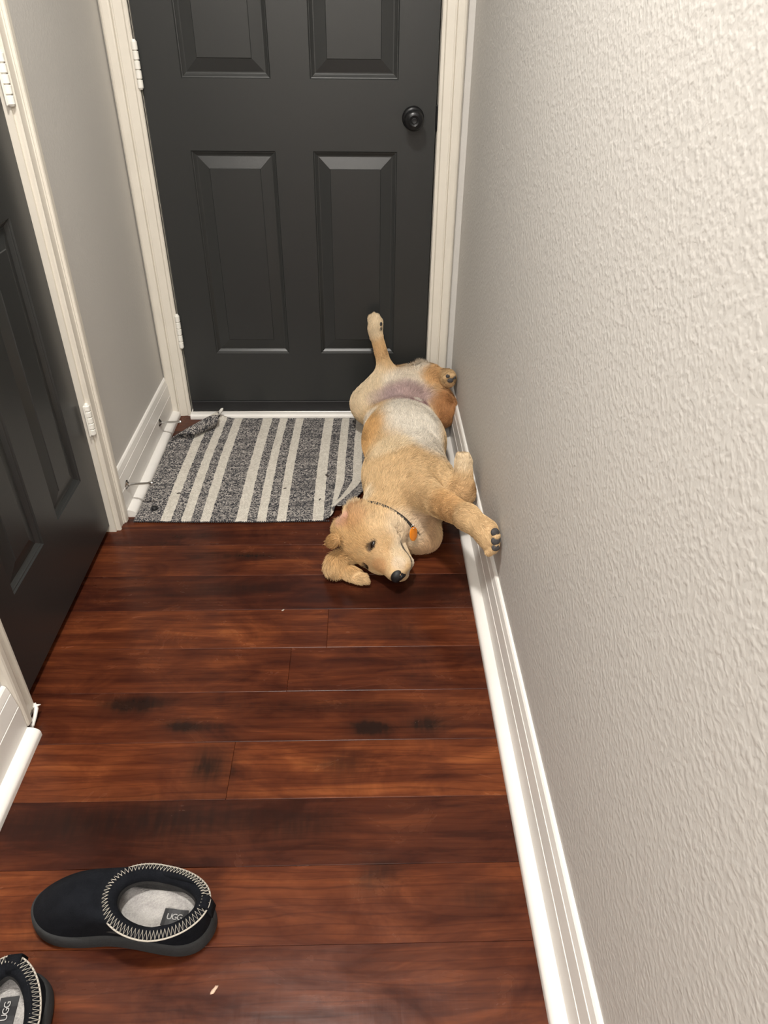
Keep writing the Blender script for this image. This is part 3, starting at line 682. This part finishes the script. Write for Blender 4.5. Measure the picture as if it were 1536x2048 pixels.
def grad(X):
    g = (X - lo) / HS; i = np.clip(np.round(g).astype(int), 1, np.array(Fd.shape) - 2); out = np.zeros_like(X)
    for a in range(3):
        p = i.copy(); p[:, a] += 1; m = i.copy(); m[:, a] -= 1; out[:, a] = Fd[tuple(p.T)] - Fd[tuple(m.T)]
    return out / (np.linalg.norm(out, axis=1)[:, None] + 1e-9)
def srgb(r, g, b): return np.array([((c / 255 + .055) / 1.055) ** 2.4 if c > 10 else c / 255 / 12.92 for c in (r, g, b)])
GOLD, PALE, CREAM, GING, PINK, TAN = srgb(210, 178, 134), srgb(222, 203, 172), srgb(230, 222, 208), srgb(182, 128, 82), srgb(176, 150, 146), srgb(190, 146, 100)
def smooth01(x): x = np.clip(x, 0, 1); return x * x * (3 - 2 * x)
BL = [   # centre, radii, colour, weight: coat markings, and shade painted into the ear curl
    ((.70, -.36, .21), (.085, .17, .10), CREAM, .95), ((.735, -.50, .20), (.06, .10, .08), CREAM, .8), ((.56, -.40, .12), (.055, .085, .08), srgb(205, 158, 100), .8),
    ((.575, -.14, .14), (.075, .07, .09), PALE, .9), ((.68, -.14, .17), (.06, .05, .06), CREAM, .75), ((.735, -.07, .18), (.04, .04, .04), CREAM, .9),
    ((.685, -.205, .165), (.075, .052, .06), PINK, .95), ((.725, -.245, .16), (.030, .022, .03), srgb(140, 98, 102), .75), ((.62, -.20, .15), (.05, .03, .05), srgb(170, 150, 150), .5),
    ((.560, -.285, .10), (.06, .045, .06), CREAM, .7), ((.72, -.235, .165), (.014, .018, .012), CREAM, .8),
    ((.81, -.21, .12), (.045, .06, .07), GING, .95), ((.78, -.12, .19), (.035, .045, .045), srgb(200, 152, 100), .7),
    ((.589, -.055, .35), (.035, .03, .05), PALE, .9), ((.607, -.065, .26), (.03, .03, .04), srgb(206, 166, 116), .6),
    ((.62, -.56, .19), (.06, .05, .05), srgb(226, 206, 172), .7), ((.805, -.70, .23), (.03, .04, .04), PALE, .8), ((.80, -.75, .16), (.035, .035, .035), srgb(205, 160, 108), .6),
    ((.76, -.90, .22), (.05, .07, .04), srgb(203, 158, 104), .7), ((.70, -.78, .10), (.04, .05, .04), srgb(176, 140, 110), .6),
    ((.52, -.725, .13), (.05, .05, .05), PALE, .8), ((.705, -.785, .03), (.05, .05, .04), srgb(190, 150, 120), .6),
    ((.502, -.819, .119), (.020, .020, .022), srgb(212, 168, 160), .85), ((.521, -.792, .142), (.016, .012, .016), srgb(150, 108, 72), .75), ((.534, -.800, .158), (.014, .008, .014), srgb(140, 100, 66), .6), ((.470, -.868, .098), (.024, .028, .028), srgb(150, 104, 62), .75)]
def hblob(f, d, l, r, c, w): BL.append((tuple(hp(f, d, l)), (r, r, r) if not hasattr(r, '__len__') else r, c, w))
hblob(-.05, .02, 0, .060, srgb(204, 162, 108), .7); hblob(.022, -.020, .03, .022, srgb(222, 186, 138), .6); hblob(.045, -.006, .0, .020, srgb(190, 138, 88), .6)
hblob(-.03, -.055, .055, .035, srgb(222, 192, 150), .7); hblob(.055, -.060, .035, .028, srgb(226, 208, 178), .7); hblob(.005, -.105, .045, .050, srgb(228, 212, 188), .55)
hblob(.085, -.075, 0, .022, srgb(200, 186, 168), .8); hblob(.075, -.035, .022, .016, CREAM, .4); hblob(-.005, .014, .010, .012, srgb(222, 188, 138), .5)
hblob(-.080, -.010, .050, (.03, .03, .03), srgb(176, 122, 78), .5)
def coat(X):
    C = np.repeat(GOLD[None], len(X), 0)
    for c, r, col, w in BL:
        q = (((X - np.array(c)) / np.array(r)) ** 2).sum(1); k = w * smooth01((2.1 - q) / 1.7); C = C * (1 - k[:, None]) + col * k[:, None]
    q = (X - Mh) @ RH
    for s in (1, -1):       # dark eye rims
        d = np.sqrt(((q[:, 0] - .003) / .8) ** 2 + ((q[:, 2] - .0345 * s) / 1.35) ** 2 + np.maximum(np.abs(q[:, 1] + .008) - .014, 0) ** 2); k = smooth01((.0138 - d) / .004) * .92
        C = C * (1 - k[:, None]) + srgb(52, 36, 28) * k[:, None]
    # lip line
    L_ = np.array(LIP); d = np.full(len(X), 9.)
    q2 = q[:, :2]
    for a, b in zip(L_, L_[1:]):
        h = np.clip(((q2 - a) @ (b - a)) / ((b - a) @ (b - a)), 0, 1); d = np.minimum(d, np.linalg.norm(q2 - a - h[:, None] * (b - a), axis=1))
    d = np.where(q[:, 2] > 0, d, 9.)
    k = smooth01((.0052 - d) / .004) * .9; C = C * (1 - k[:, None]) + srgb(40, 30, 28) * k[:, None]
    return C
def flow(X):
    ds, dd, ll = [], [], []
    for p in PR_:
        if p['sub']: continue
        ds.append(prim_sdf(p, X)); dd.append(p['d']); ll.append(p['ln'])
    ds = np.array(ds); wgt = np.exp(-np.clip(ds - ds.min(0), 0, .2) / .010); wgt /= wgt.sum(0)
    return wgt.T @ np.array(dd), wgt.T @ np.array(ll)
M_dog = mat('dog_skin', (.5, .4, .3), .8); a_ = nd(M_dog, 'ShaderNodeAttribute', attribute_name='coat'); bcol(M_dog, a_.outputs['Color'])
dog = empty('dog', (.66, -.5, 0)); tag(dog, 'golden retriever puppy lying on its back along the right wall with one paw raised', 'dog')
me = np_mesh('dog_body', V, Q); C = coat(V)
at = me.attributes.new('coat', 'FLOAT_COLOR', 'POINT'); at.data.foreach_set('color', np.c_[C * .92, np.ones(len(C))].astype(np.float32).ravel())
body = kid('body', me, M_dog, dog)

# fur: a coat of fine curves combed along the body
def fur(count):
    tri = np.concatenate([Q[:, [0, 1, 2]], Q[:, [0, 2, 3]]]); A_, B_, C_ = V[tri[:, 0]], V[tri[:, 1]], V[tri[:, 2]]
    ar = np.linalg.norm(np.cross(B_ - A_, C_ - A_), axis=1)
    cen = (A_ + B_ + C_) / 3; wv = np.where(cen[:, 2] < .012, .1, 1.) * np.where(((cen - Mh) ** 2).sum(1) < .12 ** 2, 1.6, 1.)
    pr = ar * wv; t = rng.choice(len(tri), count, p=pr / pr.sum()); r1 = np.sqrt(rng.random(count))[:, None]; r2 = rng.random(count)[:, None]
    X = (1 - r1) * A_[t] + r1 * (1 - r2) * B_[t] + r1 * r2 * C_[t]
    N_ = grad(X); D_, L_ = flow(X)
    # small whorls so the coat breaks into locks
    def wav(): return sum(np.sin(X @ (w_ * unit(rng.normal(size=3))) + rng.random() * 6) for w_ in (60, 80, 105, 140, 180))
    D_ = D_ + .14 * np.stack([wav(), wav(), wav()], 1) + .10 * rng.normal(size=(count, 3))
    D_ -= N_ * (D_ * N_).sum(1)[:, None]; D_ /= np.linalg.norm(D_, axis=1)[:, None] + 1e-9
    q = (X - Mh) @ RH
    keep = np.ones(count, bool)
    for s in (1, -1): keep &= np.sqrt(((q[:, 0] - .003) / .8) ** 2 + ((q[:, 2] - .0345 * s) / 1.5) ** 2) > .0098 - .03 * (q[:, 1] < -.03)
    keep &= ~((q[:, 0] > .078) & (np.abs(q[:, 2]) < .020) & (q[:, 1] > -.052))
    X, N_, D_, L_ = X[keep], N_[keep], D_[keep], L_[keep]; n = len(X)
    ln = (1.3 * L_ * (.6 + .8 * rng.random(n)))[:, None]; lift = (.34 + .14 * rng.random(n))[:, None]
    P0 = X - N_ * .0008; P1 = X + D_ * ln * .33 + N_ * ln * lift * .30; P2 = X + D_ * ln * .68 + N_ * ln * lift * .44; P3 = X + D_ * ln + N_ * ln * lift * .42
    P = np.stack([P0, P1, P2, P3], 1); P[..., 2] = np.maximum(P[..., 2], .0045); P[..., 0] = np.minimum(P[..., 0], .8495)
    lock = sum(np.sin(X @ (w_ * unit(rng.normal(size=3))) + rng.random() * 6) for w_ in (120, 150, 190, 230, 280, 340)) / 6
    cc = coat(X) * (.74 + .46 * rng.random(n))[:, None] * (1 + .11 * lock)[:, None]
    hc = bpy.data.hair_curves.new('dog_fur'); hc.add_curves([4] * n)
    hc.attributes['position'].data.foreach_set('vector', P.reshape(-1, 3).astype(np.float32).ravel())
    rad = hc.attributes.new('radius', 'FLOAT', 'POINT'); w0 = np.clip(ln[:, 0] / .010, .55, 1.3)
    rad.data.foreach_set('value', (w0[:, None] * np.array((.00040, .00036, .00026, .00007))).astype(np.float32).ravel())
    ca = hc.attributes.new('coat', 'FLOAT_COLOR', 'CURVE'); ca.data.foreach_set('color', np.c_[np.clip(cc, 0, 1), np.ones(n)].astype(np.float32).ravel())
    return hc
M_fur = mat('dog_fur', (.6, .4, .2), .55, Specular_IOR_Level=.25); a_ = nd(M_fur, 'ShaderNodeAttribute', attribute_name='coat'); bcol(M_fur, a_.outputs['Color'])
hc = fur(260000); hc.materials.append(M_fur)
fo = bpy.data.objects.new('fur', hc); COL.objects.link(fo); fo.parent = dog; fo.location = -dog.location; fo['kind'] = 'stuff'

# eyes, nose, pads, claws
M_eye = mat('dark_eye', (.010, .006, .004), .04, Coat_Weight=1.0); M_nose = fuzzy('dog_nose', (.008, .008, .009), (.016, .015, .016), 300, .34, .6, .0006)
M_pad = fuzzy('dog_pad', (.030, .028, .030), (.055, .050, .050), 200, .6, .6, .0008); M_claw = mat('claw', (.16, .13, .11), .35)
def ball(c, r, R=None, n=3):
    bm = bmesh.new(); bmesh.ops.create_icosphere(bm, subdivisions=n, radius=1); R = np.eye(3) if R is None else R
    for v in bm.verts: v.co = Vector(np.array(c) + R @ (np.array(v.co) * np.array(r)))
    return bm_mesh(bm)
def on_skin(c, dirn, rng_=.06):       # march from outside onto the body surface
    dirn = unit(dirn); t = rng_
    while t > -rng_:
        x = np.array(c) + dirn * t; i = np.round((x - lo) / HS).astype(int)
        if (i > 0).all() and (i < np.array(Fd.shape)).all() and Fd[tuple(i)] < 0: return x
        t -= .0008
    return np.array(c)
for s, op_ in ((1, 1.), (-1, .55)):
    c = on_skin(hp(.003, -.005, .0345 * s), D) - D * .0018
    ax = np.stack([F, D, Lh], 1)
    e_ = kid('eye', ball(c, (.0080 * (1 if op_ == 1 else .7), .0080, .0145 * (1 if op_ == 1 else .6)), ax), M_eye, dog, smooth=True)
def nose_mesh():
    P = [dict(t='e', c=hp(.089, -.024, 0), r=nv(.0145, .0165, .0190), k=.004, d=F, ln=0, R=RH, sub=False),
         dict(t='e', c=hp(.092, -.038, 0), r=nv(.0085, .0100, .0085), k=.006, d=F, ln=0, R=RH, sub=False)]
    for s in (1, -1):
        P.append(dict(t='e', c=hp(.1015, -.0260, .0098 * s), r=nv(.0070, .0038, .0042), k=.002, d=F, ln=0, R=RH, sub=True))
        P.append(dict(t='e', c=hp(.0970, -.0310, .0162 * s), r=nv(.0085, .0020, .0046), k=.0015, d=F, ln=0, R=RH, sub=True))
    P.append(dict(t='e', c=hp(.1035, -.039, 0), r=nv(.005, .014, .0010), k=.001, d=F, ln=0, R=RH, sub=True))
    f_, l_ = field(P, .0008, .004); return np_mesh('nose', *surface_nets(f_, l_, .0008))
kid('nose', nose_mesh(), M_nose, dog)
def pad(c, dirn, r, tilt=(0, 0, 1)):
    dirn = unit(dirn); c = on_skin(c, dirn, .05); u = unit(np.cross(tilt, dirn)); v = np.cross(dirn, u)
    kid('paw_pad', ball(c, r, np.stack([u, v, dirn], 1)), M_pad, dog, smooth=True)
pd = (.22, -.80, .55)
pad((.829, -1.050, .258), pd, (.0100, .0095, .005)); pad((.829, -1.056, .240), pd, (.0105, .0095, .005)); pad((.828, -1.055, .222), pd, (.0095, .0085, .0045))
pad((.842, -1.036, .236), (.8, -.5, .2), (.008, .016, .004))
pd2 = (-.1, -.95, .3)
pad((.824, -.186, .216), pd2, (.0105, .0085, .004)); pad((.816, -.186, .230), pd2, (.0065, .006, .003)); pad((.836, -.186, .226), pd2, (.006, .007, .003))
pad((.604, -.060, .352), (.8, -.6, 0), (.006, .007, .003)); pad((.606, -.062, .336), (.8, -.6, 0), (.008, .009, .003))
def claw(a, d):
    d = unit(d); kid('claw', tube([nv(*a), nv(*a) + d * .004, nv(*a) + d * .008 + nv(0, 0, -.0012)], [.0020, .0015, .0003], 7), M_claw, dog, smooth=True)
for a, d in (((.828, -1.066, .222), (.3, -.7, -.6)), ((.820, -1.058, .206), (.1, -.5, -.9)), ((.831, -1.070, .240), (.5, -.8, -.2)),
             ((.586, -.050, .383), (-.1, -.1, 1)), ((.576, -.046, .375), (-.3, -.1, 1)), ((.598, -.052, .379), (.2, -.2, 1))): claw(a, d)
# collar and its orange tag
cc_, ca_ = nv(.618, -.768, .078), unit((-.485, -.776, -.40))
u_ = unit(np.cross(ca_, (0, 0, 1))); v_ = np.cross(u_, ca_)
ring = []
for k in range(60):
    a = 2 * math.pi * k / 60; dirn = u_ * math.cos(a) + v_ * math.sin(a); x = on_skin(cc_, dirn, .105); x[2] = max(x[2], .010); ring.append(x + dirn * .003)
ring = np.array(ring)
for _ in range(3): ring = .5 * ring + .25 * (np.roll(ring, 1, 0) + np.roll(ring, -1, 0))
bm = bmesh.new(); A = [[bm.verts.new(Vector(x + ca_ * s + (x - cc_) / np.linalg.norm(x - cc_) * b)) for s, b in ((-.0042, -.001), (-.0035, .0012), (.0035, .0012), (.0042, -.001))] for x in ring]
for k in range(60):
    a, b = A[k], A[(k + 1) % 60]
    for i in range(4): bm.faces.new((a[i], a[(i + 1) % 4], b[(i + 1) % 4], b[i]))
kid('collar', bm_mesh(bm), mat('dark_collar', (.030, .026, .022), .7), dog, smooth=True)
tg = kid('collar_tag', lathe([(.0155, 0), (.0180, .0008), (.0180, .0022), (.0155, .003)], (.673, -.840, .098), (.82, -.50, .28), 28), mat('orange_plastic', (.86, .26, .012), .35), dog, smooth=True, angle=40)
tg['label'] = 'orange round tag'
kid('tag_ring', tube([Vector((.673, -.836, .117)) + Vector((.0045 * math.cos(a), .0045 * math.sin(a) * .4, .0045 * math.sin(a))) for a in np.linspace(0, 2 * math.pi, 14, endpoint=False)], .0007, 6, True), M_chrome, tg, smooth=True)
